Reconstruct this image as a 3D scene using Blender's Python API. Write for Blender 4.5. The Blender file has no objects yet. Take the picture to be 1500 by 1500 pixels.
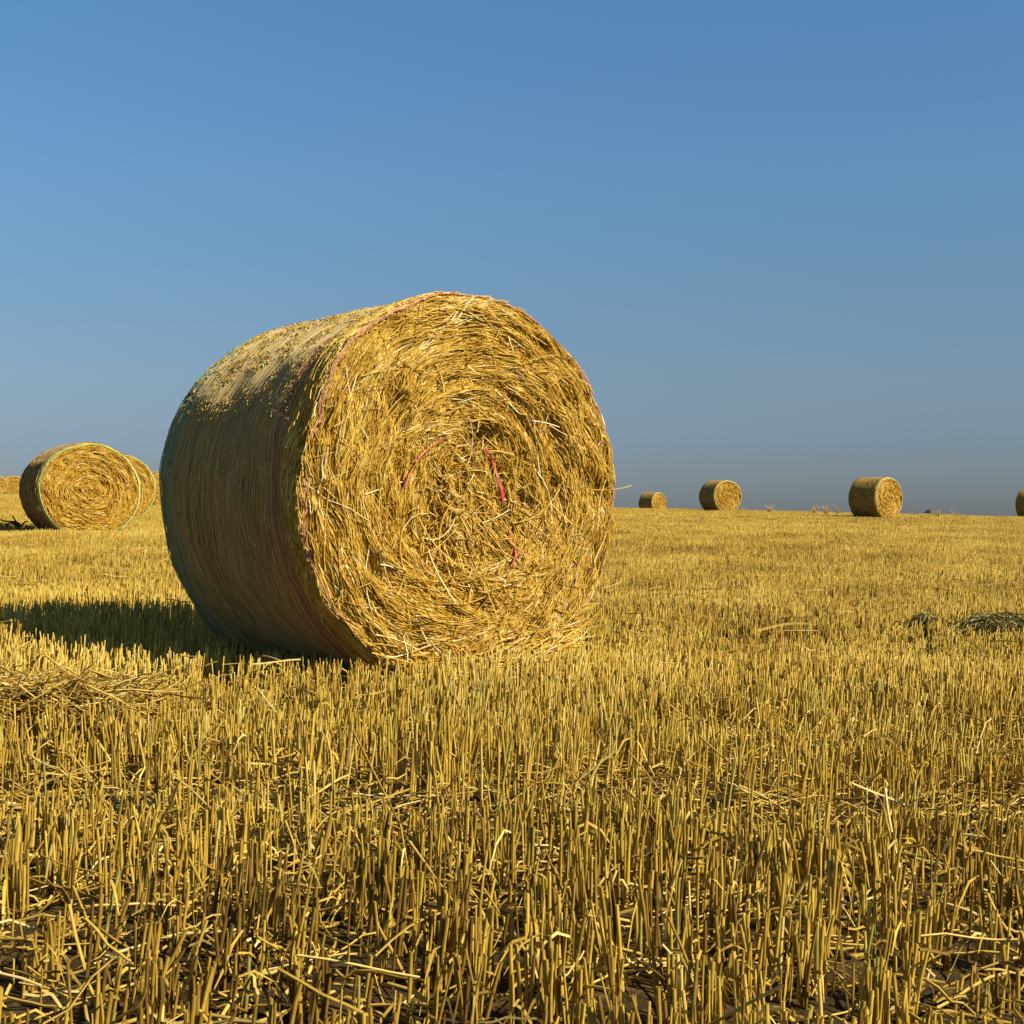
import bpy, math, random
import numpy as np

rng = np.random.default_rng(11)
random.seed(11)
scene = bpy.context.scene
COL = scene.collection
R = math.radians

# ------------------------------------------------------------------ parameters
CAM_Z = 0.70
SUN_EL, SUN_AZ = 35.0, 61.0        # azimuth measured from "behind the camera" towards the right


# ------------------------------------------------------------------ terrain
def wob(x, y, seed, scale, octaves=4):
    """smooth pseudo-noise from random sinusoids, about -1..1"""
    g = np.random.default_rng(seed)
    out = np.zeros_like(x, dtype=float)
    amp = 0
    for o in range(octaves):
        for k in range(4):
            a = g.uniform(0, 2 * math.pi)
            f = (2 ** (o * 0.8)) * g.uniform(.7, 1.3) / scale
            out += (.62 ** o) * np.sin(2 * math.pi * f * (x * math.cos(a) + y * math.sin(a)) + g.uniform(0, 6.28))
        amp += 2.0 * (.62 ** o)
    return out / amp * 1.3


def ground_z(x, y):
    x = np.asarray(x, float)
    y = np.asarray(y, float)
    xs = 13 * np.tanh(x / 13)
    t = .78 - .0104 * y - .000284 * xs * np.clip(y, 0, 50)
    c = np.sqrt(t * t + .04 ** 2) - .03
    z = .7 + .0034 * y - .0235 * x - c
    near = np.exp(-(np.hypot(x, y) / 60) ** 2)
    return z + near * (.012 * wob(x, y, 5, 2.1, 3))


# ------------------------------------------------------------------ mesh helpers
def mesh_from_arrays(name, V, faces_list, mat, attrs=None, smooth=False):
    """faces_list: list of int arrays (n,k) of one size each"""
    me = bpy.data.meshes.new(name)
    V = np.asarray(V, np.float32)
    me.vertices.add(len(V))
    me.vertices.foreach_set('co', V.ravel())
    idx, start, total, s = [], [], [], 0
    for f in faces_list:
        if len(f) == 0:
            continue
        n, k = f.shape
        idx.append(f.ravel())
        start.append(s + np.arange(n) * k)
        total.append(np.full(n, k))
        s += n * k
    idx = np.concatenate(idx).astype(np.int32)
    start = np.concatenate(start).astype(np.int32)
    total = np.concatenate(total).astype(np.int32)
    me.loops.add(len(idx))
    me.loops.foreach_set('vertex_index', idx)
    me.polygons.add(len(start))
    me.polygons.foreach_set('loop_start', start)
    me.polygons.foreach_set('loop_total', total)
    if smooth:
        me.polygons.foreach_set('use_smooth', np.ones(len(start), bool))
    me.update(calc_edges=True)
    for k, a in (attrs or {}).items():
        at = me.attributes.new(k, 'FLOAT', 'POINT')
        at.data.foreach_set('value', np.asarray(a, np.float32))
    if mat:
        me.materials.append(mat)
    return me


class Geo:
    """collects strands / raw pieces, becomes ONE mesh"""
    def __init__(self):
        self.V, self.F, self.T, self.n = [], {3: [], 4: []}, [], 0

    def raw(self, V, F, tint):
        F = np.asarray(F)
        self.V.append(np.asarray(V, np.float32))
        self.F.setdefault(F.shape[1], []).append(F + self.n)
        self.T.append(np.broadcast_to(np.asarray(tint, np.float32), (len(V),)))
        self.n += len(V)

    def strands(self, P, rad, tint, sides=3, cap=True, flat=1.0, roll=None, ref=None):
        """P (N,K,3) paths, rad (N,) or (N,K), tint (N,)"""
        P = np.asarray(P, float)
        N, K, _ = P.shape
        if N == 0:
            return
        rad = np.asarray(rad, float)
        if rad.ndim == 1:
            rad = np.repeat(rad[:, None], K, 1)
        T = np.gradient(P, axis=1)
        T /= np.linalg.norm(T, axis=2, keepdims=True) + 1e-12
        if ref is None:
            ref = rng.normal(size=(N, 3))
        ref = np.repeat(np.asarray(ref, float)[:, None, :], K, 1)
        A = ref - (ref * T).sum(2, keepdims=True) * T
        A /= np.linalg.norm(A, axis=2, keepdims=True) + 1e-9
        B = np.cross(T, A)
        if sides == 2:
            ring = np.stack([P + A * rad[..., None], P - A * rad[..., None]], 2)
        else:
            ph = np.arange(sides) * 2 * math.pi / sides
            ring = (P[:, :, None, :] + rad[:, :, None, None] *
                    (np.cos(ph)[None, None, :, None] * A[:, :, None, :] +
                     flat * np.sin(ph)[None, None, :, None] * B[:, :, None, :]))
        S = ring.shape[2]
        V = ring.reshape(-1, 3)
        base = (np.arange(N) * K * S)[:, None, None]
        kk = np.arange(K - 1)[None, :, None] * S
        js = np.arange(1 if sides == 2 else S)[None, None, :]
        jn = (js + 1) % S
        a = base + kk + js
        b = base + kk + jn
        q = np.stack([a, b, b + S, a + S], -1).reshape(-1, 4)
        self.V.append(V.astype(np.float32))
        self.F[4].append(q + self.n)
        if cap and sides == 3:
            e = (np.arange(N) * K * S + (K - 1) * S)[:, None] + np.arange(3)[None]
            self.F[3].append(e + self.n)
        if cap and sides == 4:
            e = (np.arange(N) * K * S + (K - 1) * S)[:, None] + np.arange(4)[None]
            self.F[4].append(e + self.n)
        self.T.append(np.repeat(np.asarray(tint, np.float32), K * S))
        self.n += len(V)

    def mesh(self, name, mat, smooth=False):
        V = np.concatenate(self.V)
        fl = [np.concatenate(f) for f in self.F.values() if f]
        return mesh_from_arrays(name, V, fl, mat, {'tint': np.concatenate(self.T)}, smooth)


def link(name, me, parent=None):
    o = bpy.data.objects.new(name, me)
    COL.objects.link(o)
    if parent is not None:
        o.parent = parent
    return o


def tag(o, label=None, cat=None, group=None, kind=None):
    if label: o['label'] = label
    if cat: o['category'] = cat
    if group: o['group'] = group
    if kind: o['kind'] = kind
    return o


# ------------------------------------------------------------------ materials
def new_mat(name):
    m = bpy.data.materials.new(name)
    m.use_nodes = True
    nt = m.node_tree
    b = nt.nodes['Principled BSDF']
    return m, nt, b


def ramp(nt, stops, interp='LINEAR'):
    n = nt.nodes.new('ShaderNodeValToRGB')
    cr = n.color_ramp
    cr.interpolation = interp
    while len(cr.elements) < len(stops):
        cr.elements.new(.5)
    for e, (p, c) in zip(cr.elements, stops):
        e.position = p
        e.color = (*c, 1)
    return n


def straw_mat(name, stops, rough=.5, spec=.35, grain=True, transl=0.0):
    m, nt, b = new_mat(name)
    L = nt.links
    at = nt.nodes.new('ShaderNodeAttribute')
    at.attribute_name = 'tint'
    r = ramp(nt, stops)
    L.new(at.outputs['Fac'], r.inputs[0])
    src = r.outputs[0]
    if grain:
        tc = nt.nodes.new('ShaderNodeTexCoord')
        nz = nt.nodes.new('ShaderNodeTexNoise')
        nz.inputs['Scale'].default_value = 55
        nz.inputs['Detail'].default_value = 3
        L.new(tc.outputs['Object'], nz.inputs['Vector'])
        rr = ramp(nt, [(.3, (.62, .6, .55)), (.6, (1.0, 1.0, 1.0)), (.8, (1.2, 1.18, 1.1))])
        L.new(nz.outputs['Fac'], rr.inputs[0])
        mx = nt.nodes.new('ShaderNodeMix')
        mx.data_type = 'RGBA'
        mx.blend_type = 'MULTIPLY'
        mx.inputs[0].default_value = .75
        L.new(src, mx.inputs[6])
        L.new(rr.outputs[0], mx.inputs[7])
        src = mx.outputs[2]
    L.new(src, b.inputs['Base Color'])
    b.inputs['Roughness'].default_value = rough
    b.inputs['Specular IOR Level'].default_value = spec
    if transl > 0:
        tr = nt.nodes.new('ShaderNodeBsdfTranslucent')
        L.new(src, tr.inputs['Color'])
        ms = nt.nodes.new('ShaderNodeMixShader')
        ms.inputs[0].default_value = transl
        out = nt.nodes['Material Output']
        L.new(b.outputs[0], ms.inputs[1])
        L.new(tr.outputs[0], ms.inputs[2])
        L.new(ms.outputs[0], out.inputs['Surface'])
    return m


M_STUB = straw_mat('stubble straw', [(0, (.17, .096, .020)), (.25, (.37, .230, .036)), (.55, (.58, .385, .058)), (.8, (.68, .485, .09)), (.93, (.75, .59, .18)), (1, (.30, .26, .05))], .6, .12, True, .10)
M_FACE = straw_mat('bale straw', [(0, (.19, .092, .011)), (.3, (.47, .26, .026)), (.6, (.68, .42, .050)), (.84, (.79, .56, .11)), (1, (.90, .80, .48))], .5, .22, True, .06)
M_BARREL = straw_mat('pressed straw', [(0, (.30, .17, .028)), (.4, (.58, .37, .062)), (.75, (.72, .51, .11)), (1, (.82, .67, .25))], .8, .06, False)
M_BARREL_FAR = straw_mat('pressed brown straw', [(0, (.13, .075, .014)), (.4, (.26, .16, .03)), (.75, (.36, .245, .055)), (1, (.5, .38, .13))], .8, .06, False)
M_FACE_FAR = straw_mat('orange bale straw', [(0, (.22, .10, .010)), (.3, (.50, .27, .024)), (.6, (.71, .42, .042)),
                                      (.85, (.80, .54, .09)), (1, (.90, .76, .36))], .5, .22, True, .06)
M_LITTER = straw_mat('loose straw', [(0, (.15, .08, .015)), (.4, (.48, .30, .045)), (.75, (.70, .49, .10)), (1, (.80, .63, .25))], .5, .25, True, .08)
M_WEED = straw_mat('withered weed', [(0, (.055, .05, .012)), (.45, (.15, .125, .028)), (.75, (.36, .28, .08)), (1, (.58, .49, .22))], .7, .2, False, .1)
M_GREEN = straw_mat('green weed', [(0, (.03, .05, .012)), (1, (.09, .13, .03))], .6, .3, False, .15)
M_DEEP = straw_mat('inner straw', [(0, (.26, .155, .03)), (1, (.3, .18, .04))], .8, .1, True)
M_TUFT = straw_mat('dry grass', [(0, (.44, .25, .06)), (1, (.68, .45, .14))], .6, .2, False, .15)


def plain_mat(name, col, rough=.5, spec=.4):
    m, nt, b = new_mat(name)
    tc = nt.nodes.new('ShaderNodeTexCoord')
    nz = nt.nodes.new('ShaderNodeTexNoise')
    nz.inputs['Scale'].default_value = 40
    nt.links.new(tc.outputs['Object'], nz.inputs['Vector'])
    r = ramp(nt, [(.3, tuple(c * .75 for c in col)), (.7, tuple(min(1, c * 1.15) for c in col))])
    nt.links.new(nz.outputs['Fac'], r.inputs[0])
    nt.links.new(r.outputs[0], b.inputs['Base Color'])
    b.inputs['Roughness'].default_value = rough
    b.inputs['Specular IOR Level'].default_value = spec
    return m


def red_mat():
    m, nt, b = new_mat('red net strip')
    tc = nt.nodes.new('ShaderNodeTexCoord')
    nz = nt.nodes.new('ShaderNodeTexNoise')
    nz.inputs['Scale'].default_value = 26
    nz.inputs['Detail'].default_value = 4
    nt.links.new(tc.outputs['Object'], nz.inputs['Vector'])
    r = ramp(nt, [(.30, (.58, .30, .10)), (.42, (.62, .17, .12)), (.58, (.55, .05, .05))])
    nt.links.new(nz.outputs['Fac'], r.inputs[0])
    nt.links.new(r.outputs[0], b.inputs['Base Color'])
    b.inputs['Roughness'].default_value = .5
    return m


M_RED = red_mat()
M_TWIG = plain_mat('dark twig', (.05, .04, .025), .8, .2)
M_CROW = plain_mat('black feathers', (.012, .013, .018), .45, .5)
M_BEAK = plain_mat('dark beak', (.03, .03, .03), .35, .5)

# net threads : colour by tint attribute
M_NET = straw_mat('net thread', [(0, (.62, .50, .28)), (.3, (.46, .33, .13)), (.34, (.16, .31, .17)), (.6, (.24, .40, .23)),
                                 (.64, (.36, .15, .075)), (.84, (.46, .20, .11)), (.88, (.62, .34, .13)), (1, (.80, .50, .25))], .7, .08, False)
M_NET_GREEN = straw_mat('green net thread', [(0, (.50, .40, .08)), (.5, (.48, .46, .12)), (1, (.46, .52, .18))], .6, .15, False)
M_NET_PALE = straw_mat('pale net thread', [(0, (.56, .44, .12)), (1, (.7, .58, .22))], .6, .15, False)


def core_mat(name, W, main=True):
    """wrapped straw: circumferential fibre lines, tinted net bands by distance along the axis"""
    m, nt, b = new_mat(name)
    L = nt.links
    N = nt.nodes
    tc = N.new('ShaderNodeTexCoord')
    at = N.new('ShaderNodeAttribute')
    at.attribute_name = 'ang'           # angle round the axis * radius
    sep = N.new('ShaderNodeSeparateXYZ')
    L.new(tc.outputs['Object'], sep.inputs[0])
    cmb = N.new('ShaderNodeCombineXYZ')
    L.new(at.outputs['Fac'], cmb.inputs[0])
    L.new(sep.outputs['Y'], cmb.inputs[1])
    mp = N.new('ShaderNodeMapping')
    mp.inputs['Scale'].default_value = (5, 95, 1)
    L.new(cmb.outputs[0], mp.inputs[0])
    nz = N.new('ShaderNodeTexNoise')
    nz.inputs['Scale'].default_value = 1.0
    nz.inputs['Detail'].default_value = 5
    L.new(mp.outputs[0], nz.inputs['Vector'])
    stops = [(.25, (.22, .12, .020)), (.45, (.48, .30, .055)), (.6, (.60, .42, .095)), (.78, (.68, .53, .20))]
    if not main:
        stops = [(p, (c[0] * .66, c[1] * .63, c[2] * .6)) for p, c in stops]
    r = ramp(nt, stops)
    L.new(nz.outputs['Fac'], r.inputs[0])
    src = r.outputs[0]
    if main:
        # bands
        nb = N.new('ShaderNodeTexNoise')
        nb.inputs['Scale'].default_value = 3
        nb.inputs['Detail'].default_value = 4
        L.new(cmb.outputs[0], nb.inputs['Vector'])
        add = N.new('ShaderNodeMath')
        add.operation = 'MULTIPLY_ADD'
        add.inputs[1].default_value = .05
        L.new(nb.outputs['Fac'], add.inputs[0])
        L.new(sep.outputs['Y'], add.inputs[2])
        mr = N.new('ShaderNodeMapRange')
        mr.inputs['From Min'].default_value = -W / 2
        mr.inputs['From Max'].default_value = W / 2
        L.new(add.outputs[0], mr.inputs['Value'])
        k = (0, 0, 0)
        w = (1, 1, 1)
        band = ramp(nt, [(0, k), (.115, k), (.165, w), (.20, w), (.27, k), (1, k)])
        L.new(mr.outputs[0], band.inputs[0])
        band2 = ramp(nt, [(0, k), (.86, k), (.93, w), (1, w)])
        L.new(mr.outputs[0], band2.inputs[0])
        for bd, col, f in ((band, (.46, .17, .09), .5), (band2, (.14, .34, .20), .7)):
            mul = N.new('ShaderNodeMath')
            mul.operation = 'MULTIPLY'
            mul.inputs[1].default_value = f
            L.new(bd.outputs[0], mul.inputs[0])
            mx = N.new('ShaderNodeMix')
            mx.data_type = 'RGBA'
            L.new(mul.outputs[0], mx.inputs[0])
            L.new(src, mx.inputs[6])
            mx.inputs[7].default_value = (*col, 1)
            src = mx.outputs[2]
    L.new(src, b.inputs['Base Color'])
    b.inputs['Roughness'].default_value = .7
    b.inputs['Specular IOR Level'].default_value = .2
    bp = N.new('ShaderNodeBump')
    bp.inputs['Strength'].default_value = .9
    bp.inputs['Distance'].default_value = .01
    L.new(nz.outputs['Fac'], bp.inputs['Height'])
    L.new(bp.outputs[0], b.inputs['Normal'])
    return m


# soil
def soil_mat():
    m, nt, b = new_mat('stubble soil')
    L, N = nt.links, nt.nodes
    tc = N.new('ShaderNodeTexCoord')
    n1 = N.new('ShaderNodeTexNoise')
    n1.inputs['Scale'].default_value = 22
    n1.inputs['Detail'].default_value = 8
    n1.inputs['Roughness'].default_value = .7
    L.new(tc.outputs['Object'], n1.inputs['Vector'])
    r1 = ramp(nt, [(.3, (.035, .024, .012)), (.5, (.09, .06, .028)), (.62, (.2, .135, .05)), (.75, (.36, .25, .09))])
    L.new(n1.outputs['Fac'], r1.inputs[0])
    n2 = N.new('ShaderNodeTexNoise')
    n2.inputs['Scale'].default_value = .35
    n2.inputs['Detail'].default_value = 5
    L.new(tc.outputs['Object'], n2.inputs['Vector'])
    r2 = ramp(nt, [(.35, (.8, .8, .75)), (.65, (1.15, 1.1, 1.05))])
    L.new(n2.outputs['Fac'], r2.inputs[0])
    mx = N.new('ShaderNodeMix')
    mx.data_type = 'RGBA'
    mx.blend_type = 'MULTIPLY'
    mx.inputs[0].default_value = 1
    L.new(r1.outputs[0], mx.inputs[6])
    L.new(r2.outputs[0], mx.inputs[7])
    L.new(mx.outputs[2], b.inputs['Base Color'])
    b.inputs['Roughness'].default_value = .95
    b.inputs['Specular IOR Level'].default_value = .1
    bp = N.new('ShaderNodeBump')
    bp.inputs['Distance'].default_value = .03
    L.new(n1.outputs['Fac'], bp.inputs['Height'])
    L.new(bp.outputs[0], b.inputs['Normal'])
    return m


# ------------------------------------------------------------------ ground sheet
def axis(pts):
    out = []
    for (a, b, n) in pts:
        out += list(np.linspace(a, b, n, endpoint=False))
    return np.array(out + [pts[-1][1]])


gx = axis([(-500, -60, 22), (-60, -8, 52), (-8, 8, 130), (8, 60, 52), (60, 500, 22)])
gy = axis([(-200, -5, 20), (-5, 14, 150), (14, 120, 110), (120, 700, 30)])
GX, GY = np.meshgrid(gx, gy)
GZ = ground_z(GX, GY)
nearm = np.exp(-(np.hypot(GX, GY) / 14) ** 2)
GZ = GZ + nearm * .008 * wob(GX, GY, 77, .35, 3)
V = np.stack([GX, GY, GZ], -1).reshape(-1, 3)
ny_, nx_ = GX.shape
ii, jj = np.meshgrid(np.arange(ny_ - 1), np.arange(nx_ - 1), indexing='ij')
q = np.stack([ii * nx_ + jj, ii * nx_ + jj + 1, (ii + 1) * nx_ + jj + 1, (ii + 1) * nx_ + jj], -1).reshape(-1, 4)
g = link('ground', mesh_from_arrays('ground', V, [q], soil_mat(), None, True))
tag(g, kind='structure')


# ------------------------------------------------------------------ bales
def profile(r, rr, W, hollow):
    """how far the end face lies in front of -W/2 plane (local -y is outwards) ; positive = sunk in"""
    return hollow * np.exp(-(r / (.40 * rr)) ** 2)


def pits(X, Z):
    """torn hollows (+) and bulging wisps (-) in the end face of the nearest bale"""
    return (.095 * np.exp(-((X + .13) / .085) ** 2 - ((Z + .20) / .15) ** 2) + .05 * np.exp(-((X - .10) / .05) ** 2 - ((Z - .22) / .045) ** 2)
            + .05 * np.exp(-((X - .15) / .06) ** 2 - ((Z + .60) / .035) ** 2) + .04 * np.exp(-((X - .42) / .05) ** 2 - ((Z - .05) / .16) ** 2)
            - .03 * np.exp(-((X - .30) / .12) ** 2 - ((Z + .33) / .10) ** 2))


def bale_meshes(seed, r0, W, nface, nbar, srad, nchaff, main, edge, hollow=.05):
    global rng
    rng = np.random.default_rng(seed)
    parts = {}
    # ---- body : lathe with lumps, settled flat at the bottom
    nth = 300 if main else 96
    th = np.linspace(0, 2 * math.pi, nth, endpoint=False)

    def lump(a, y):
        return .010 * wob(np.cos(a) * r0 * 1.2 + y * .3, np.sin(a) * r0 * 1.2 + y, seed + 1, .8, 3)

    deep = .034 if main else .03
    deep = deep + .02 if main else deep
    prof = [(-W / 2 + hollow * .98 + deep, .02)] + [(-W / 2 + profile(k * r0, r0, W, hollow) + deep, k * r0) for k in (np.linspace(.06, .9, 15) if main else (.2, .4, .6, .8))]
    nface_rows = len(prof) + 1
    prof += [(-W / 2 + deep, r0 - .045), (-W / 2 + deep + .004, r0 - .016)]
    nb = 60 if main else 14
    for y in np.linspace(-W / 2 + .05, W / 2 - .03, nb):
        prof.append((y, r0 - .006))
    prof += [(W / 2 - .01, r0 - .018), (W / 2, r0 - .05), (W / 2, .4), (W / 2 - .01, .02)]
    rows = []
    ang = []
    for (y, rad) in prof:
        k = min(1, rad / r0)
        rr = rad + lump(th, y) * k
        rows.append(np.stack([rr * np.sin(th), np.full(nth, y), r0 - rr * np.cos(th)], -1))
        ang.append(th * r0)
    V = np.concatenate(rows)
    if main:
        nf = nface_rows * nth
        V[:nf, 1] += pits(V[:nf, 0], V[:nf, 2] - r0) * np.clip((r0 - .02 - np.hypot(V[:nf, 0], V[:nf, 2] - r0)) / .05, 0, 1)
    V[:, 2] = np.where(V[:, 2] < .02, .02 - (.02 - V[:, 2]) * .2, V[:, 2])
    K = len(prof)
    i, j = np.meshgrid(np.arange(K - 1), np.arange(nth), indexing='ij')
    jn = (j + 1) % nth
    F = np.stack([i * nth + j, (i + 1) * nth + j, (i + 1) * nth + jn, i * nth + jn], -1).reshape(-1, 4)
    cap0 = np.array([list(range(nth))])
    cap1 = np.array([list(range((K - 1) * nth, K * nth))[::-1]])
    # avoid the seam jump of 'ang' under the bale being visible: it lies at th=0 = the bottom
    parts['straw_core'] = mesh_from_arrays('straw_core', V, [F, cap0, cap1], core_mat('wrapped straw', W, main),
                                           {'ang': np.concatenate(ang)}, True)
    cm = parts['straw_core']
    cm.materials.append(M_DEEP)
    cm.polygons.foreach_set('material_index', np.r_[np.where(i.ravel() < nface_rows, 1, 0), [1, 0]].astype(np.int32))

    # ---- end face : thousands of stalks laid in turns
    G = Geo()
    N = nface
    r = r0 * np.sqrt(rng.uniform(0, 1, N)) * .985
    a = rng.uniform(0, 2 * math.pi, N)
    K = 6 if main else 4
    cx, cz = r * np.sin(a), r * np.cos(a)
    swirl = wob(cx, cz, seed + 3, .42, 3) * .45
    loose = np.exp(-(r / (.36 * r0)) ** 2)
    dev = rng.normal(0, .11, N) * (1 + 3.0 * loose) + .75 * swirl * (1 + 1.6 * loose) - .08
    stray = rng.uniform(size=N) < .03
    dev = np.where(stray, rng.uniform(-1.5, 1.5, N), dev)
    Ln = np.clip(rng.lognormal(math.log(.125), .5, N), .03, .36) * (r0 / .75)
    Ln = np.minimum(Ln, .10 + .9 * r)
    curv = np.clip(1 / np.maximum(r, .12), 0, 6) * np.where(np.abs(dev) < .7, 1, .25) * rng.uniform(.6, 1.2, N)
    s = np.linspace(-.5, .5, K)[None, :] * Ln[:, None]
    heading = (a + math.pi / 2)[:, None] + dev[:, None] + curv[:, None] * s
    step = np.diff(s, axis=1)
    hm = .5 * (heading[:, 1:] + heading[:, :-1])
    X = np.concatenate([np.zeros((N, 1)), np.cumsum(np.sin(hm) * step, 1)], 1)
    Z = np.concatenate([np.zeros((N, 1)), np.cumsum(np.cos(hm) * step, 1)], 1)
    mid = K // 2
    X = X - X[:, mid:mid + 1] + cx[:, None]
    Z = Z - Z[:, mid:mid + 1] + cz[:, None]
    RR = np.hypot(X, Z)
    over = np.maximum(RR / (r0 * .992), 1)
    X /= over
    Z /= over
    RR = np.minimum(RR, r0)
    relief = wob(X, Z, seed + 8, .17, 3) * .010 + .007 * np.sin(RR / r0 * 52 + 2 * np.sin(np.arctan2(X, Z) * 2 + 1) + 3 * wob(X, Z, seed + 9, .5, 2))
    lay = rng.uniform(-.018, .012, N)
    dig = wob(X, Z, seed + 4, .3, 2)
    relief = relief - .022 * np.clip(dig - .3, 0, 1) * 1.6
    if main:
        relief = relief - pits(X, Z)
    tilt = rng.normal(0, .06, N)[:, None] * s
    edge_round = (.028 if main else .07) * np.clip((RR / r0 - .90) / .10, 0, 1) ** 2
    Y = -W / 2 + profile(RR, r0, W, hollow) - .010 - lay[:, None] - relief - np.abs(tilt) * np.where(stray, 3, 1)[:, None] + edge_round
    P = np.stack([X, Y, Z + r0], -1)
    P[:, :, 2] = np.maximum(P[:, :, 2], .02)
    patch = wob(cx, cz, seed + 6, .25, 3)
    tint = np.clip(.52 + .16 * patch + rng.normal(0, .2, N) + lay * 4, 0, 1)
    rad = srad * rng.uniform(.6, 1.25, N)
    G.strands(P, rad, tint, 3, False)
    if main:
        # ribbons (leaf blades) and long pale stalks lying loose over the face
        M = 210
        a = rng.uniform(0, 2 * math.pi, M)
        r = r0 * .95 * np.sqrt(rng.uniform(0, 1, M))
        hd = a + math.pi / 2 + rng.normal(0, .55, M) + np.where(r < .3, rng.uniform(-1.5, 1.5, M), 0)
        Ln = rng.uniform(.08, .34, M)
        s = np.linspace(-.5, .5, 7)[None] * Ln[:, None]
        cu = rng.normal(0, 2.2, M) + 1 / np.maximum(r, .3)
        h = hd[:, None] + cu[:, None] * s
        X = np.cumsum(np.sin(h), 1) * (Ln / 6)[:, None]
        Z = np.cumsum(np.cos(h), 1) * (Ln / 6)[:, None]
        X += (r * np.sin(a))[:, None] - X[:, 3:4]
        Z += (r * np.cos(a))[:, None] - Z[:, 3:4]
        RR = np.hypot(X, Z)
        ov = np.maximum(RR / (r0 * .97), 1)
        X /= ov
        Z /= ov
        out = rng.uniform(.010, .026, M)[:, None] + (rng.uniform(0, .07, M) * np.clip((.62 - np.hypot(X, Z).max(1)) / .25, .05, 1))[:, None] * np.clip(s / Ln[:, None] + .1, 0, 1) ** 1.5
        Y = -W / 2 + profile(np.hypot(X, Z), r0, W, hollow) - out
        P = np.stack([X, Y, np.maximum(Z + r0, .02)], -1)
        G.strands(P, rng.uniform(.0018, .0036, M), np.clip(rng.normal(.70, .2, M), 0, 1), 3, False)
        # tangled heart
        M = 700
        r = np.abs(rng.normal(0, .19, M))
        a = rng.uniform(0, 2 * math.pi, M)
        hd = rng.uniform(0, 2 * math.pi, M)
        hd = np.where(rng.uniform(size=M) < .55, rng.normal(2.7, .45, M), hd)
        Ln = rng.uniform(.06, .26, M)
        s = np.linspace(-.5, .5, 6)[None] * Ln[:, None]
        h = hd[:, None] + rng.normal(0, 3, M)[:, None] * s
        X = np.cumsum(np.sin(h), 1) * (Ln / 5)[:, None] + (r * np.sin(a))[:, None]
        Z = np.cumsum(np.cos(h), 1) * (Ln / 5)[:, None] + (r * np.cos(a))[:, None] - .05
        Y = -W / 2 + profile(np.hypot(X, Z), r0, W, hollow) + .75 * pits(X, Z) - rng.uniform(-.01, .03, M)[:, None] - .07 * rng.uniform(-.3, 1, M)[:, None] * s / .2
        G.strands(np.stack([X, Y, Z + r0], -1), rng.uniform(.0018, .0032, M), np.clip(rng.normal(.58, .25, M), 0, 1), 3, False)
        # spill at the foot of the face
        M = 900
        u = np.clip(rng.normal(.10, .2, M), -.35, .52)
        zt = r0 - np.sqrt(np.maximum(r0 ** 2 - u ** 2, .01))
        z0 = zt + rng.uniform(.0, .10, M)
        hd = np.where(rng.uniform(size=M) < .6, rng.normal(1.5, .5, M), rng.uniform(0, 6.28, M))
        Ln = rng.uniform(.06, .3, M)
        s = np.linspace(-.5, .5, 5)[None] * Ln[:, None]
        h = hd[:, None] + rng.normal(0, 2, M)[:, None] * s
        X = np.cumsum(np.sin(h), 1) * (Ln / 4)[:, None] + u[:, None]
        Z = np.cumsum(np.cos(h), 1) * (Ln / 4)[:, None] * .5 + z0[:, None]
        Y = -W / 2 - .02 - rng.uniform(0, .11, M)[:, None] * np.clip(1 - Z / .22, .05, 1) - rng.uniform(0, .05, M)[:, None] * s / .15
        okk = (np.abs(X).max(1) < .62) & (np.hypot(X, Z - r0).max(1) < r0 + .06)
        X, Y, Z, M = X[okk], Y[okk], Z[okk], int(okk.sum())
        G.strands(np.stack([X, Y, np.maximum(Z, .03)], -1), rng.uniform(.002, .0035, M), np.clip(rng.normal(.6, .22, M), 0, 1), 3, False)
    parts['end_face'] = G.mesh('end_face', M_FACE if main else M_FACE_FAR)

    # ---- straw showing through and over the wrap on the barrel
    G = Geo()
    N = nbar
    y = rng.uniform(-W / 2 + .005, W / 2 - .005, N)
    a = rng.uniform(.25, 2 * math.pi - .25, N)
    Ln = rng.uniform(.03, .13, N)
    keep = rng.uniform(size=N) < np.where((y > W / 2 - .16) | ((y > -W / 2 + .13) & (y < -W / 2 + .25)), .22, np.where(y < -W / 2 + .13, 1, .55)) if main else np.ones(N, bool)
    y, a, Ln = y[keep], a[keep], Ln[keep]
    N = len(y)
    front = y < -W / 2 + .13
    dev = rng.normal(0, .07, N) * np.where(front, 2.2, 1)
    K = 5
    s = np.linspace(-.5, .5, K)[None] * Ln[:, None]
    aa = a[:, None] + s * np.cos(dev)[:, None] / r0
    yy = y[:, None] + s * np.sin(dev)[:, None]
    yy = np.clip(yy, -W / 2 + .004, W / 2 - .004)
    rr = r0 + lump(aa, yy) + (rng.uniform(-.007, .002, N) + np.where(front, rng.uniform(0, .008, N), 0))[:, None]
    er = .03 * np.clip((np.abs(yy) - (W / 2 - .03)) / .03, 0, 1) ** 2
    rr = rr - er
    P = np.stack([rr * np.sin(aa), yy, r0 - rr * np.cos(aa)], -1)
    P[:, :, 2] = np.maximum(P[:, :, 2], .015)
    tint = np.clip(.42 + .2 * wob(a * r0, y, seed + 12, .4, 3) + rng.normal(0, .22, N) + np.where(front, .1, 0), 0, 1)
    G.strands(P, (.0016 if main else srad * .8) * rng.uniform(.6, 1.3, N), tint, 3, False)
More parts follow.
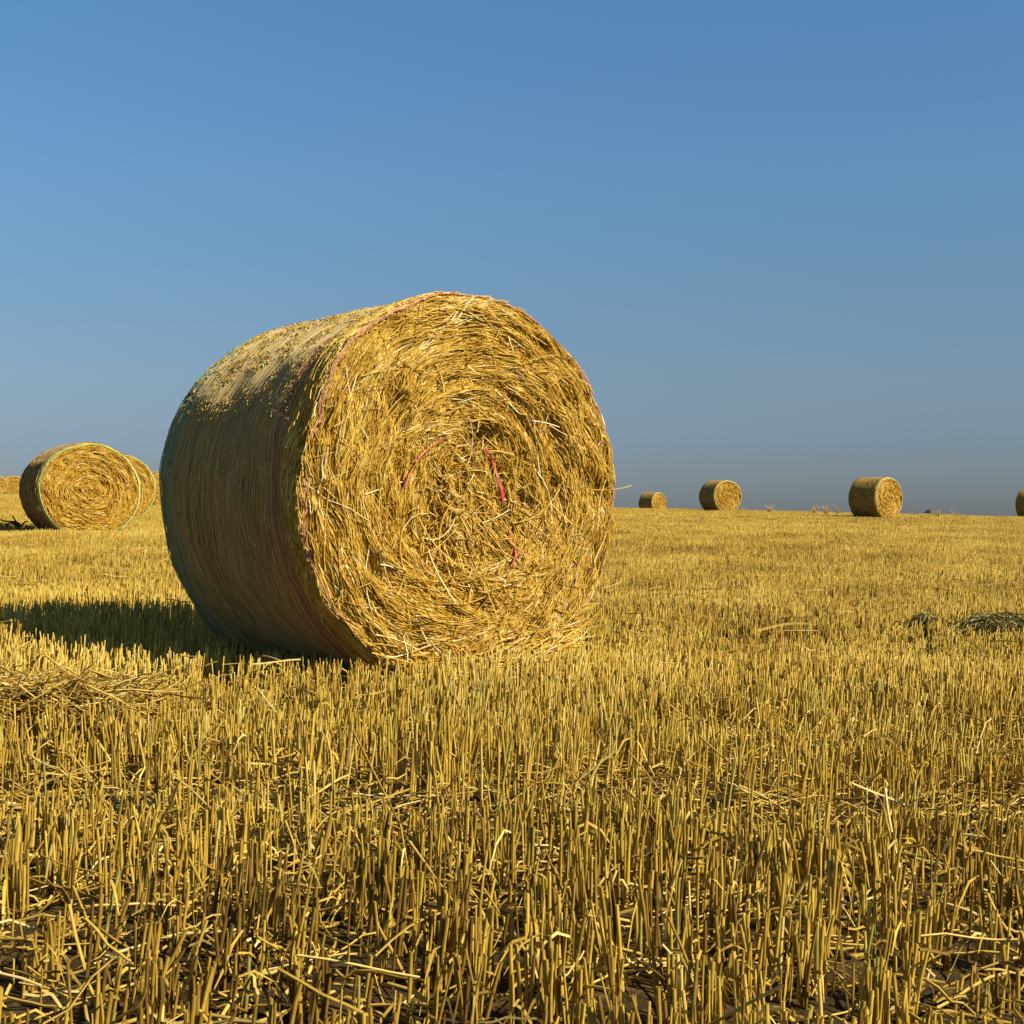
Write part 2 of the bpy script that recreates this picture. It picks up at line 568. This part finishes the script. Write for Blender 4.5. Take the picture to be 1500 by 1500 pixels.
    if nchaff:
        # chaff and short bits caught on the upper side
        N = nchaff
        y = rng.uniform(-W / 2, W / 2, N)
        a = math.pi + rng.normal(0, .72, N)
        wgt = wob(a * r0, y, seed + 15, .22, 3) > rng.uniform(-.7, .9, N)
        y, a = y[wgt], a[wgt]
        N = len(y)
        Ln = rng.uniform(.004, .018, N)
        hd = rng.uniform(0, 6.28, N)
        s = np.linspace(-.5, .5, 3)[None] * Ln[:, None]
        aa = a[:, None] + s * np.cos(hd)[:, None] / r0
        yy = y[:, None] + s * np.sin(hd)[:, None]
        rr = r0 + lump(aa, yy) + rng.uniform(.001, .007, N)[:, None] + s * rng.uniform(-.5, .5, N)[:, None]
        rr = rr - .03 * np.clip((np.abs(yy) - (W / 2 - .03)) / .03, 0, 1) ** 2
        P = np.stack([rr * np.sin(aa), yy, r0 - rr * np.cos(aa)], -1)
        G.strands(P, rng.uniform(.0009, .0023, N), np.clip(rng.normal(.6, .24, N), 0, 1), 3, False)
        # loose ends hanging from the unwrapped front edge
        N = 520
        y = -W / 2 + rng.uniform(.0, .12, N)
        a = rng.uniform(math.pi * .9, math.pi * 1.7, N)
        Ln = rng.uniform(.02, .08, N)
        s = np.linspace(0, 1, 4)[None] * Ln[:, None]
        sg = np.sign(np.sin(a))
        aa = a[:, None] - (sg * rng.uniform(.5, 1, N))[:, None] * np.abs(s) / r0 * -1 * np.where(a < math.pi, -1, -1)[:, None] * np.where(a < math.pi, 1, 1)[:, None]
        rr = r0 + lump(aa, y[:, None] + 0 * s) + .003 + s * rng.uniform(.02, .12, N)[:, None]
        yy = y[:, None] + s * rng.normal(0, .3, N)[:, None]
        P = np.stack([rr * np.sin(aa), yy, np.maximum(r0 - rr * np.cos(aa), .03)], -1)
        G.strands(P, rng.uniform(.0014, .0028, N), np.clip(rng.normal(.65, .25, N), 0, 1), 3, False)
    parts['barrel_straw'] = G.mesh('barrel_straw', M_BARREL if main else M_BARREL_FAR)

    # ---- net wrap threads round the barrel
    G = Geo()
    K = 140 if main else 56
    aa = np.linspace(.2, 2 * math.pi - .2, K)
    if main:
        ys = list(np.arange(-W / 2 + .13, W / 2 - .004, .0092))
        ys += list(W / 2 - .003 - .13 * rng.uniform(0, 1, 13) ** 1.4)
        ys += list(-W / 2 + .175 + .022 * rng.normal(0, 1, 7))
        nb0 = len(ys) - 20
    else:
        ys = list(np.linspace(-W / 2 + .05, W / 2 - .01, 14))
    ys = np.array(ys)
    Nn = len(ys)
    ph = rng.uniform(0, 6.28, Nn)
    yy = ys[:, None] + .0022 * np.sin(aa[None] * 9 + ph[:, None]) + .0018 * np.sin(aa[None] * 31 + 2 * ph[:, None]) + rng.normal(0, .0014, (Nn, K))
    yy = np.clip(yy, -W / 2 + .002, W / 2 - .002)
    rr = r0 + .0025 + lump(np.repeat(aa[None], Nn, 0), yy) - .03 * np.clip((np.abs(yy) - (W / 2 - .03)) / .03, 0, 1) ** 2
    P = np.stack([rr * np.sin(aa)[None], yy, r0 - rr * np.cos(aa)[None]], -1)
    P[:, :, 2] = np.maximum(P[:, :, 2], .012)
    if main:
        tint = rng.uniform(0, .28, Nn)
        tint[nb0:nb0 + 13] = rng.uniform(.36, .58, 13)
        tint[nb0 + 13:] = rng.uniform(.64, .84, 7)
        tint = np.where((ys > W / 2 - .06) & (tint < .3), .45, tint)
        tint = np.where((ys > -W / 2 + .17) & (ys < -W / 2 + .20) & (tint < .3), .74, tint)
        G.strands(P, rng.uniform(.0009, .0015, Nn), tint, 3, False)
    else:
        G.strands(P, np.full(Nn, .003), rng.uniform(.2, .3, Nn), 3, False)
    parts['net_wrap'] = G.mesh('net_wrap', M_NET)

    # ---- the net folded over the front edge
    G = Geo()
    K = 220 if main else 72
    aa = np.linspace(.35, 2 * math.pi - .35, K)
    n = 11 if main else 5
    wid = .013 if main else edge[1]
    yo = np.linspace(-.5, .5, n) * wid
    ro = -np.abs(np.linspace(-.2, .8, n)) * wid
    brk = wob(aa * 1.0, aa * 0, seed + 21, 1.2, 3)
    yy = -W / 2 + .008 + yo[:, None] + rng.normal(0, .0018, (n, K)) + .006 * brk[None]
    rr = r0 - .008 + (.012 * (1 if main else 1.6)) + lump(np.repeat(aa[None], n, 0), yy * 0 - W / 2) - .9 * np.clip(-W / 2 + .012 - yy, 0, 1) + rng.normal(0, .0016, (n, K)) - (0 if main else .030)
    if main:
        rr = rr - .004 - .030 * np.clip(-.05 - brk - .5 * wob(aa * 1.0, aa * 0 + 2, seed + 22, .12, 3), 0, .5)[None]
    P = np.stack([rr * np.sin(aa)[None], yy - .006, r0 - rr * np.cos(aa)[None]], -1)
    P[:, :, 2] = np.maximum(P[:, :, 2], .02)
    G.strands(P, np.full(n, .0014 if main else wid / n * .7), rng.uniform(.84, 1, n), 3, False)
    parts['edge_net'] = G.mesh('edge_net', {'pink': M_NET, 'green': M_NET_GREEN, 'pale': M_NET_PALE}[edge[0]])

    if main:
        for k, pts in enumerate(RED_STRIPS):
            pts = np.array(pts, float)
            t0 = np.linspace(0, 1, len(pts))
            t1 = np.linspace(0, 1, 30)
            x = np.interp(t1, t0, pts[:, 0])
            z = np.interp(t1, t0, pts[:, 1])
            y = -W / 2 + profile(np.hypot(x, z), r0, W, hollow) + pits(x, z) - .034 - .006 * np.sin(t1 * 9 + k)
            P = np.stack([x, y, z + r0], -1)[None]
            Gs = Geo()
            ref = np.array([[1.0, .3 * (-1) ** k, .25]])
            w = .0085 * (.35 + .65 * np.sin(t1 * 7 + 1.3 * k + .6) ** 2) * np.clip(np.minimum(t1, 1 - t1) * 9, .15, 1)
            Gs.strands(P, w[None], np.array([.5]), 4, True, .18, ref=ref)
            Gs.strands(P + np.array([.006, .002, .004]), w[None] * .5, np.array([.5]), 4, True, .3, ref=ref)
            parts['red_net_strip.%d' % k] = Gs.mesh('red_net_strip', M_RED)
    return parts


# positions on the main face, local x (right) and z (up from the centre), metres
RED_STRIPS = [
    [(-.335, .0), (-.305, .05), (-.245, .12), (-.185, .17), (-.11, .20)],
    [(.075, .17), (.105, .15), (.13, .105), (.145, .055), (.16, .005), (.17, -.05)],
    [(.18, -.14), (.20, -.20), (.195, -.25), (.15, -.31)],
]


def new_bale(parts, loc, rotz, label, scale=(1, 1, 1), group='round straw bales on the stubble field'):
    root = bpy.data.objects.new('straw_bale', None)
    COL.objects.link(root)
    root.empty_display_size = .2
    root.location = loc
    root.rotation_euler = (0, 0, rotz)
    root.scale = scale
    tag(root, label, 'bale', group)
    for k, me in parts.items():
        link(k.split('.')[0], me, root)
    return root


def copy_bale(src, loc, rotz, label, scale=(1, 1, 1)):
    c = src.copy()
    COL.objects.link(c)
    c.location = loc
    c.rotation_euler = (0, 0, rotz)
    c.scale = scale
    c['label'] = label
    for ch in src.children:
        d = ch.copy()
        COL.objects.link(d)
        d.parent = c
    return c


def centre(fx, fy, al, W):
    return fx - math.sin(al) * W / 2, fy + math.cos(al) * W / 2


W0 = 1.138
AL0 = R(39.5)
mx_, my_ = centre(-.14, 5.173, AL0, W0)
main_parts = bale_meshes(101, .75, W0, 42000, 30000, .0019, 24000, True, ('pink', .02), .085)
main_bale = new_bale(main_parts, (mx_, my_, .767 - .75), AL0,
                     'huge round straw bale close up, red net scraps in its shaggy end')
main_bale.rotation_euler = (R(-1.0), 0, AL0)

mid_parts = bale_meshes(202, .77, 1.14, 7000, 2600, .0052, 0, False, ('green', .045), .015)
fx, fy = -6.33, 20.0
b2 = new_bale(mid_parts, (fx, fy, float(ground_z(fx, fy)) - .02), R(31.8),
              'medium sized round bale with bright green net edge, biggest one left of the huge bale', (.965, 1.0, .90))
fx, fy = -8.75, 30.0
b3 = copy_bale(b2, (fx, fy, float(ground_z(fx, fy)) - .03), R(33),
               'half hidden bale directly behind the bale with the bright green net edge', (1, 1, .955))
fx, fy = -14.05, 54.5
b4 = copy_bale(b2, (fx, fy, float(ground_z(fx, fy)) - .03), R(36),
               'bale showing only as a narrow slice beside the dark side of the huge bale', (1, 1, .95))
far_parts = bale_meshes(303, .76, 1.14, 2800, 1200, .008, 0, False, ('pale', .05), .01)
for k, (u, Y, rot, lab, sc) in enumerate([
        (1302, 47.0, 37, 'dark sided bale on the ridge throwing a long thin shadow to its left', (1, 1, .98)),
        (1066, 60.0, 26, 'bale on the skyline second from the right side of the huge bale', (1, 1, .96)),
        (965.5, 88.0, 42, 'tiny bale sunk behind the skyline closest to the huge bale', (.95, 1.0, .94)),
        (1534, 62.0, 37, 'bale cut off by the right edge of the picture', (1, 1, .96)),
        (-5, 92.0, 30, 'far off orange bale cut off by the left edge of the picture', (.95, .95, .9)),
        (21, 95.0, 30, 'far off orange bale peeping out behind the dark side of the green edged bale', (1.12, 1.0, .93))]):
    al = R(rot)
    fxx = (u - 750) / 2000 * Y
    cx_, cy_ = centre(fxx, Y, al, 1.14)
    loc = (cx_, cy_, float(ground_z(cx_, cy_)) - .02)
    if k == 0:
        far_bale = new_bale(far_parts, loc, al, lab, sc)
    else:
        copy_bale(far_bale, loc, al, lab, sc)
BALES = [(o.location.x, o.location.y, o.rotation_euler.z) for o in COL.objects if o.name.startswith('straw_bale')]

# ------------------------------------------------------------------ stubble
rng = np.random.default_rng(5)


def bale_clear(x, y, h):
    """shorten stalks that stand under a bale (0 = gone)"""
    for (bx, by, a) in BALES:
        dx, dy = x - bx, y - by
        lx = dx * math.cos(a) + dy * math.sin(a)
        ly = -dx * math.sin(a) + dy * math.cos(a)
        inside = (np.abs(ly) < .60) & (np.abs(lx) < .75)
        surf = .75 - np.sqrt(np.maximum(.75 ** 2 - lx ** 2, 0))
        h = np.where(inside, np.minimum(h, surf - .035), h)
    return h


def canopy(x, y):
    """mean stalk height: patches and combine wheel bands"""
    base = .148 + .022 * wob(x, y, 31, 3.1, 3) + .022 * wob(x * .22, y, 33, 2.7, 3)
    return base


TRACKS = [(15.6, .03, .22, .9), (17.5, .03, .22, .8), (26.5, .02, .35, .9), (28.8, .02, .35, .9), (38.5, .0, .5, .9), (41.5, .0, .5, .9),
          (9.3, -.05, .16, .6), (11.2, -.05, .16, .55)]
G = Geo()
ROW = .145
ra = R(-2.0)


def rows_patch(y0, y1, dens, xpad, wide):
    """stalks drilled in rows; returns x, y, rad arrays"""
    n_rows = int((y1 - y0) / ROW) + 1
    xs, ys = [], []
    for k in range(n_rows):
        yk = y0 + k * ROW
        hw = .40 * yk + xpad
        n = int(2 * hw * ROW * dens / 3.2)
        c = rng.uniform(-hw, hw, n)
        m = rng.integers(1, 6, n)
        cx = np.repeat(c, m)
        cy = np.repeat(np.clip(rng.normal(0, .012, n), -.04, .04), m)
        cx = cx + rng.normal(0, .011, len(cx))
        cy = cy + rng.normal(0, .011, len(cx))
        xs.append(cx)
        ys.append(yk + cy + cx * math.tan(ra) + .02 * np.sin(cx * .9 + k * .05))
    return np.concatenate(xs), np.concatenate(ys)


def add_stalks(x, y, hmul, rmin, rmax, sides, K, leaf):
    n = len(x)
    h = canopy(x, y) * hmul * np.clip(rng.normal(1, .11, n), .4, 1.35)
    flat = wob(x, y, 41, .8, 3)
    h = h * np.where(flat > .82, .55, 1)
    # flattened wheel lines running across the slope, and thin rows near the camera
    trk = np.zeros(n)
    for (ty, sl_, wd, am) in TRACKS:
        trk = np.maximum(trk, am * np.exp(-((y - ty - sl_ * x) / wd) ** 2))
    trk = trk * np.clip(.75 + .6 * wob(x * .6, y * .6, 61, 3.0, 2), 0, 1)
    h = h * (1 - .6 * trk)
    gy = y + .02 * x + .07 * wob(x, 0 * x, 63, .9, 3)
    h = np.where(gy < 2.97, h * .72, h)
    thin = np.clip(.86 + .2 * wob(x, y * .3, 64, .7, 2), 0, .97) * np.clip((gy - 2.95) / .05, 0, 1) * np.clip((3.36 - gy) / .06, 0, 1)
    thin = thin + .7 * np.exp(-((y - 3.86 + .03 * x) / .07) ** 2) * (wob(x, y, 62, 1.6, 2) > -.2)
    h = np.where(rng.uniform(size=n) < thin, 0, h)
    h = bale_clear(x, y, h)
    ok = h > .03
    x, y, h, trk = x[ok], y[ok], h[ok], trk[ok]
    n = len(x)
    z = ground_z(x, y) - .012
    lean_x = .04 + rng.normal(0, .055, n) + .05 * wob(x, y, 44, 1.1, 2)
    lean_y = rng.normal(0, .075, n)
    bentk = rng.uniform(size=n) < .035
    lean_x = np.where(bentk, rng.normal(0, .5, n), lean_x)
    s = np.linspace(0, 1, K)[None]
    bow = rng.normal(0, .05, n)[:, None]
    P = np.stack([x[:, None] + (lean_x[:, None] * s + bow * s * s) * h[:, None],
                  y[:, None] + (lean_y[:, None] * s) * h[:, None],
                  z[:, None] + s * h[:, None] * np.sqrt(np.maximum(1 - lean_x ** 2 * .6, .2))[:, None]], -1)
    rad = rng.uniform(rmin, rmax, n)
    taper = (1.05 - .22 * s) * rad[:, None]
    tint = np.clip(.47 + .16 * wob(x, y, 52, 1.6, 3) + .14 * wob(x * .35, y, 53, 5.5, 3) + rng.normal(0, .22, n) - .2 * trk, 0, .95)
    tint = np.where(rng.uniform(size=n) < .02, .99, tint)
    G.strands(P, taper, tint, sides, True)
    if leaf > 0:
        pick = np.where(rng.uniform(size=n) < leaf)[0]
        m = len(pick)
        t0 = rng.uniform(.15, .95, m)
        base = np.stack([x[pick] + lean_x[pick] * t0 * h[pick], y[pick] + lean_y[pick] * t0 * h[pick], z[pick] + t0 * h[pick]], -1)
        Ln = rng.uniform(.03, .12, m)
        az = rng.uniform(0, 6.28, m)
        up = rng.uniform(-.4, .9, m)
        s = np.linspace(0, 1, 4)[None]
        hor = s * Ln[:, None] * .8
        P = np.stack([base[:, 0, None] + hor * np.cos(az)[:, None], base[:, 1, None] + hor * np.sin(az)[:, None],
                      base[:, 2, None] + Ln[:, None] * (up[:, None] * s - 1.1 * s * s)], -1)
        P[:, :, 2] = np.maximum(P[:, :, 2], z[pick][:, None] + .012)
        w = rng.uniform(.001, .003, m)[:, None] * np.array([.8, 1, .8, .25])[None]
        G.strands(P, w, np.clip(rng.normal(.62, .22, m), 0, .92), 2, False)


x, y = rows_patch(1.15, 4.6, 1050, 1.2, 1)
add_stalks(x, y, 1.0, .0017, .0039, 5, 4, .55)
x, y = rows_patch(4.6, 9.0, 1300, 1.6, 1)
add_stalks(x, y, .97, .0019, .0036, 4, 3, .5)
x, y = rows_patch(9.0, 16.0, 1000, 2.0, 1)
add_stalks(x, y, .9, .0017, .0032, 3, 2, .15)
# farther off: thinning out, each stalk a little tuft wide
for (y0, y1, dens, rmin, rmax) in ((16, 26, 600, .0024, .0045), (26, 42, 300, .0034, .006), (42, 70, 125, .005, .009), (70, 112, 26, .011, .02)):
    n = int(dens * (y1 - y0) * (.8 * (y0 + y1) / 2 + 8))
    yy = rng.uniform(y0, y1, n)
    xx = rng.uniform(-1, 1, n) * (.40 * yy + 4)
    yy = np.round(yy / ROW) * ROW + rng.normal(0, .03, n) + xx * math.tan(ra)
    add_stalks(xx, yy, .86, rmin, rmax, 3, 2, 0)
stub = link('stubble', G.mesh('stubble', M_STUB))
tag(stub, 'cut golden straw stubble standing in rows over the field', 'stubble', kind='stuff')

# ------------------------------------------------------------------ straw litter between the rows
G = Geo()


def lying(n, x, y, zlo, zhi, L0, L1, rad, hdg=None, sides=3, lift=.15):
    Ln = rng.uniform(L0, L1, n)
    hd = rng.uniform(0, 6.28, n) if hdg is None else rng.normal(hdg[0], hdg[1], n)
    K = 5
    s = np.linspace(-.5, .5, K)[None] * Ln[:, None]
    h = hd[:, None] + rng.normal(0, 3.0, n)[:, None] * s
    X = x[:, None] + np.cumsum(np.cos(h), 1) * (Ln / (K - 1))[:, None] - (np.cos(hd) * Ln * .5)[:, None]
    Y = y[:, None] + np.cumsum(np.sin(h), 1) * (Ln / (K - 1))[:, None] - (np.sin(hd) * Ln * .5)[:, None]
    zz = rng.uniform(zlo, zhi, n)[:, None] + rng.normal(0, lift, n)[:, None] * s + rng.normal(0, .004, (n, K))
    gz = ground_z(X, Y)
    Z = gz + np.maximum(zz, .006)
    G.strands(np.stack([X, Y, Z], -1), rng.uniform(rad * .6, rad * 1.3, n), np.clip(rng.normal(.55, .25, n), 0, 1), sides, False)


def spots(n, y0, y1):
    yy = np.sqrt(rng.uniform(y0 ** 2, y1 ** 2, n))
    xx = rng.uniform(-1, 1, n) * (.42 * yy + .8)
    return xx, yy


x, y = spots(9000, 1.2, 6.0)
lying(len(x), x, y, .0, .05, .04, .2, .0026)
x, y = spots(1500, 1.2, 5.0)
lying(len(x), x, y, .01, .10, .05, .18, .0024, lift=.5)
x, y = spots(3500, 1.2, 5.5)
lying(len(x), x, y, .0, .06, .03, .09, .0021, sides=2)
x, y = spots(700, 4, 14)
lying(len(x), x, y, .10, .17, .06, .22, .0026)
x, y = spots(1600, 3, 9)
lying(len(x), x, y, .0, .08, .06, .22, .0028)
lit = link('straw_litter', G.mesh('straw_litter', M_LITTER))
tag(lit, 'broken straw and chaff scattered between the stubble rows', 'straw litter', kind='stuff')

# ------------------------------------------------------------------ heap of loose straw, left
G = Geo()
n = 1300
hx = np.minimum(rng.normal(-.12, .19, n), rng.uniform(.1, .24, n))
hy = rng.normal(0, .085, n)
for k in range(2):
    sel = slice(k * 650, (k + 1) * 650)
    lying(650, -1.30 + hx[sel], 3.98 + hy[sel], .04, .175, .05, .24, .0026, (0.0, (.5, 1.2)[k]), lift=.3)
heap = link('straw_heap', G.mesh('straw_heap', M_LITTER))
tag(heap, 'flat heap of loose straw lying on the stubble in front of the huge bale shadow', 'straw heap')

# single long straw lying on the stubble tops
G = Geo()
for dy, dz in ((0, 0), (.012, .004)):
    s = np.linspace(0, 1, 9)
    X = 1.09 + s * .32
    Y = 6.05 + s * .35 + dy
    Z = ground_z(X, Y) + .165 + dz + .012 * np.sin(s * 3)
    G.strands(np.stack([X, Y, Z], -1)[None], (.0019 - .001 * s)[None], np.array([.8]), 4, True)
ls = link('long_straw', G.mesh('long_straw', M_LITTER))
tag(ls, 'single long pale straw lying across the stubble right of the huge bale', 'straw')


# ------------------------------------------------------------------ withered weed clumps, twig
def weed_clump(cx, cy, sx, sy, ztop, n, label):
    global G
    G = Geo()
    x = cx + rng.normal(0, 1, n) * sx
    y = cy + rng.normal(0, 1, n) * sy
    zb = ground_z(x, y) + ztop * rng.uniform(.1, 1, n) ** .5 * np.exp(-((x - cx) / (2.6 * sx)) ** 2)
    Ln = rng.uniform(.015, .06, n)
    az = rng.uniform(0, 6.28, n)
    s = np.linspace(0, 1, 4)[None]
    up = rng.uniform(-.2, .6, n)
    P = np.stack([x[:, None] + s * Ln[:, None] * np.cos(az)[:, None], y[:, None] + s * Ln[:, None] * np.sin(az)[:, None],
                  np.maximum(zb[:, None] + Ln[:, None] * (up[:, None] * s - .8 * s * s), ground_z(x, y)[:, None] + .01)], -1)
    w = rng.uniform(.0016, .006, n)[:, None] * np.array([.4, 1, .9, .2])[None]
    G.strands(P, w, np.clip(rng.beta(1.3, 1.3, n), 0, 1), 2, False)
    o = link('weed_clump', G.mesh('weed_clump', M_WEED))
    tag(o, label, 'weed', 'withered weeds in the stubble')
    return o


weed_clump(2.50, 7.0, .13, .10, .19, 3600, 'wide patch of withered dark weeds by the right edge of the picture')
weed_clump(2.19, 7.25, .045, .03, .165, 1000, 'small withered weed clump beside the wider weed patch')

G = Geo()
s = np.linspace(0, 1, 10)
X = 2.66 + s * .42
Y = 7.5 - s * .25
Z = ground_z(X, Y) + .155 - .02 * s + .012 * np.sin(s * 7) + .006 * np.sin(s * 17)
G.strands(np.stack([X, Y, Z], -1)[None], (.003 + .004 * s)[None], np.array([.5]), 4, True)
G.strands(np.stack([X[4] + s * .05, Y[4] - s * .03, Z[4] + s * .05], -1)[None], (.003 - .002 * s)[None], np.array([.5]), 4, True)
tag(link('twig', G.mesh('twig', M_TWIG)), 'thin dark twig lying above the wide withered weed patch', 'twig')

G = Geo()
bx, by = -7.15, 19.7
for (dx, dz) in ((.32, .10), (.22, .02), (-.12, .05), (.12, .13)):
    X = bx + .05 + s * -dx
    Z = float(ground_z(bx, by)) + .17 + s * dz + .015 * np.sin(s * 6 + dx * 20)
    G.strands(np.stack([X, by + 0 * s, Z], -1)[None], (.02 - .012 * s)[None], np.array([.5]), 4, True)
G.strands(np.stack([bx + .02 + 0 * s, by + 0 * s, float(ground_z(bx, by)) - .02 + s * .2], -1)[None], (.014 + 0 * s)[None], np.array([.5]), 4, True)
tag(link('dead_branch', G.mesh('dead_branch', M_TWIG)), 'dark forked branch beside the shaded side of the green edged bale', 'branch')

# small green weeds low in the stubble
for k, (u, yv) in enumerate(((195, 3.1), (62, 3.7), (1450, 3.0))):
    G = Geo()
    n = 60
    cx = (u - 750) / 2000 * yv
    x = cx + rng.normal(0, .02, n)
    y = yv + rng.normal(0, .02, n)
    az = rng.uniform(0, 6.28, n)
    Ln = rng.uniform(.03, .08, n)
    s4 = np.linspace(0, 1, 4)[None]
    P = np.stack([x[:, None] + s4 * Ln[:, None] * np.cos(az)[:, None] * .7, y[:, None] + s4 * Ln[:, None] * np.sin(az)[:, None] * .7,
                  ground_z(x, y)[:, None] + Ln[:, None] * (1.3 * s4 - .7 * s4 * s4)], -1)
    G.strands(P, rng.uniform(.003, .006, n)[:, None] * np.array([.5, 1, .9, .15])[None], rng.uniform(0, 1, n), 2, False)
    o = link('green_weed', G.mesh('green_weed', M_GREEN))
    tag(o, ['small green weed low in the stubble below the loose straw heap', 'small green weed at the edge of the picture under the loose straw heap',
            'small green weed low in the stubble in the bottom right corner'][k], 'weed', 'green weeds in the stubble')

# ------------------------------------------------------------------ dry grass tufts along the skyline
for (u, Y, h, n, lab) in ((1128, 58.5, .36, 46, 'bushy dry grass tuft alone on the skyline between two bales'),
                          (1090, 60.0, .22, 20, 'low dry grass wisp beside the skyline bale with a pale rim'),
                          (1193, 55.0, .34, 26, 'leftmost dry grass tuft of the three before the ridge bale'),
                          (1211, 54.5, .42, 40, 'tallest dry grass tuft of the three before the ridge bale'),
                          (1229, 54.0, .40, 16, 'thin dry grass tuft touching the dark side of the ridge bale'),
                          (1340, 53.5, .42, 14, 'slender dry grass tuft between the ridge bale and the black bird'),
                          (1374, 53.0, .34, 30, 'broad dry grass tuft just right of the black bird'),
                          (1399, 53.0, .36, 18, 'last dry grass tuft on the skyline right of the black bird')):
    G = Geo()
    cx = (u - 750) / 2000 * Y
    x = cx + rng.normal(0, .06, n)
    y = Y + rng.normal(0, .06, n)
    az = rng.uniform(0, 6.28, n)
    Ln = rng.uniform(.25, 1.1, n) ** 1.4 * h * .8 + .12
    s4 = np.linspace(0, 1, 4)[None]
    sp = rng.uniform(.05, .75, n)[:, None]
    P = np.stack([x[:, None] + s4 ** 1.5 * sp * Ln[:, None] * np.cos(az)[:, None], y[:, None] + s4 ** 1.5 * sp * Ln[:, None] * np.sin(az)[:, None],
                  ground_z(x, y)[:, None] + Ln[:, None] * s4], -1)
    G.strands(P, rng.uniform(.005, .010, n)[:, None] * np.array([.8, 1, 1.1, .4])[None], rng.uniform(0, 1, n), 3, False)
    tag(link('grass_tuft', G.mesh('grass_tuft', M_TUFT)), lab, 'grass tuft', 'dry grass tufts on the skyline')


# ------------------------------------------------------------------ black bird on the ridge
def crow(px, Y):
    bx = (px - 750) / 2000 * Y
    gz = float(ground_z(bx, Y)) + .15
    root = bpy.data.objects.new('bird', None)
    COL.objects.link(root)
    root.location = (bx, Y, gz)
    tag(root, 'small black bird sitting on the skyline between the dry grass tufts', 'bird')
    # body : one lofted surface from tail tip over the back to the head
    spine = [(-.22, .07, .006, .02), (-.16, .085, .02, .035), (-.10, .10, .045, .05), (-.03, .125, .062, .062), (.04, .15, .062, .06),
             (.085, .185, .045, .042), (.105, .215, .036, .034), (.125, .228, .030, .028), (.148, .226, .014, .014)]
    nn = 14
    rows = []
    for i, (sx, sz, rz, ry) in enumerate(spine):
        t = np.linspace(0, 2 * math.pi, nn, endpoint=False)
        rows.append(np.stack([sx - .25 * rz * np.sin(t), ry * np.cos(t), sz + rz * np.sin(t)], -1))
    V = np.concatenate(rows)
    K = len(spine)
    i, j = np.meshgrid(np.arange(K - 1), np.arange(nn), indexing='ij')
    jn = (j + 1) % nn
    F = np.stack([i * nn + j, i * nn + jn, (i + 1) * nn + jn, (i + 1) * nn + j], -1).reshape(-1, 4)
    link('body', mesh_from_arrays('body', V, [F, np.array([list(range(nn))]), np.array([list(range((K - 1) * nn, K * nn))])], M_CROW, None, True), root)
    G = Geo()
    s = np.linspace(0, 1, 4)
    G.strands(np.stack([.142 + s * .06, 0 * s, .224 - .012 * s * s], -1)[None], (.013 - .011 * s)[None], np.array([.5]), 4, True)
    link('beak', G.mesh('beak', M_BEAK), root)
    for sy in (-1, 1):
        G = Geo()
        G.strands(np.stack([.01 + 0 * s, .025 * sy + 0 * s, .08 - s * .19], -1)[None], (.009 - .004 * s)[None], np.array([.5]), 4, True)
        link('leg', G.mesh('leg', M_BEAK), root)
        G = Geo()
        ww = np.array([.02, .05, .035, .006])
        G.strands(np.stack([.05 - s * .24, sy * (.058 - .03 * s), .145 - s * .06], -1)[None], ww[None], np.array([.5]), 4, True, .25, ref=np.array([[0, 0, 1.0]]))
        link('wing', G.mesh('wing', M_CROW), root)
    root.rotation_euler = (0, 0, R(15))


crow(1361, 53.5)

# ------------------------------------------------------------------ world, sun, camera
w = bpy.data.worlds.new('World')
scene.world = w
w.use_nodes = True
nt = w.node_tree
bg = nt.nodes['Background']
sky = nt.nodes.new('ShaderNodeTexSky')
sky.sky_type = 'NISHITA'
sky.sun_disc = False
sky.sun_elevation = R(SUN_EL)
# direction to the sun in world space: azimuth from -Y towards +X
sd = np.array([math.sin(R(SUN_AZ)) * math.cos(R(SUN_EL)), -math.cos(R(SUN_AZ)) * math.cos(R(SUN_EL)), math.sin(R(SUN_EL))])
sky.sun_rotation = math.atan2(sd[0], sd[1])
sky.air_density = 1.0
sky.dust_density = .3
sky.ozone_density = 2.0
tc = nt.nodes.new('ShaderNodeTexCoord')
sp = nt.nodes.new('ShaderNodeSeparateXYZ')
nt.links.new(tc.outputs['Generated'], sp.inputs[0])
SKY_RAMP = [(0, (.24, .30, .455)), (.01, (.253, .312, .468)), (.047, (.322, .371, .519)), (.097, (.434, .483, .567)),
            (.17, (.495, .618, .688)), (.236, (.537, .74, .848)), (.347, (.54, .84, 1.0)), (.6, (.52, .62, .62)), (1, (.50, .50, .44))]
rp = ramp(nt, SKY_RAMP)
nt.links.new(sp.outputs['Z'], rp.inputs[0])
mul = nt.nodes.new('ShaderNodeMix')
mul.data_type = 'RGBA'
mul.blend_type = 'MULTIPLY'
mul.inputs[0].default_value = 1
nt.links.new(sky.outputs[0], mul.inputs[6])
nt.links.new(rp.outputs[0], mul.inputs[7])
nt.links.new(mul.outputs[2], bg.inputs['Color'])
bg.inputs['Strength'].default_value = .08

sl = bpy.data.lights.new('sun', 'SUN')
sl.energy = 4.65
sl.angle = R(.55)
sl.color = (1, .89, .70)
so = bpy.data.objects.new('sun', sl)
COL.objects.link(so)
from mathutils import Vector
so.rotation_euler = Vector(sd).to_track_quat('Z', 'Y').to_euler()
so.location = Vector(sd) * 50

cam = bpy.data.cameras.new('camera')
cam.sensor_width = 36
cam.lens = 48
cam.clip_end = 3000
cam.clip_start = .05
co = bpy.data.objects.new('camera', cam)
COL.objects.link(co)
co.location = (0, 0, CAM_Z)
co.rotation_euler = (R(90), 0, 0)
scene.camera = co
scene.view_settings.view_transform = 'Standard'
scene.view_settings.look = 'None'
scene.view_settings.exposure = .65
scene.cycles.use_denoising = True
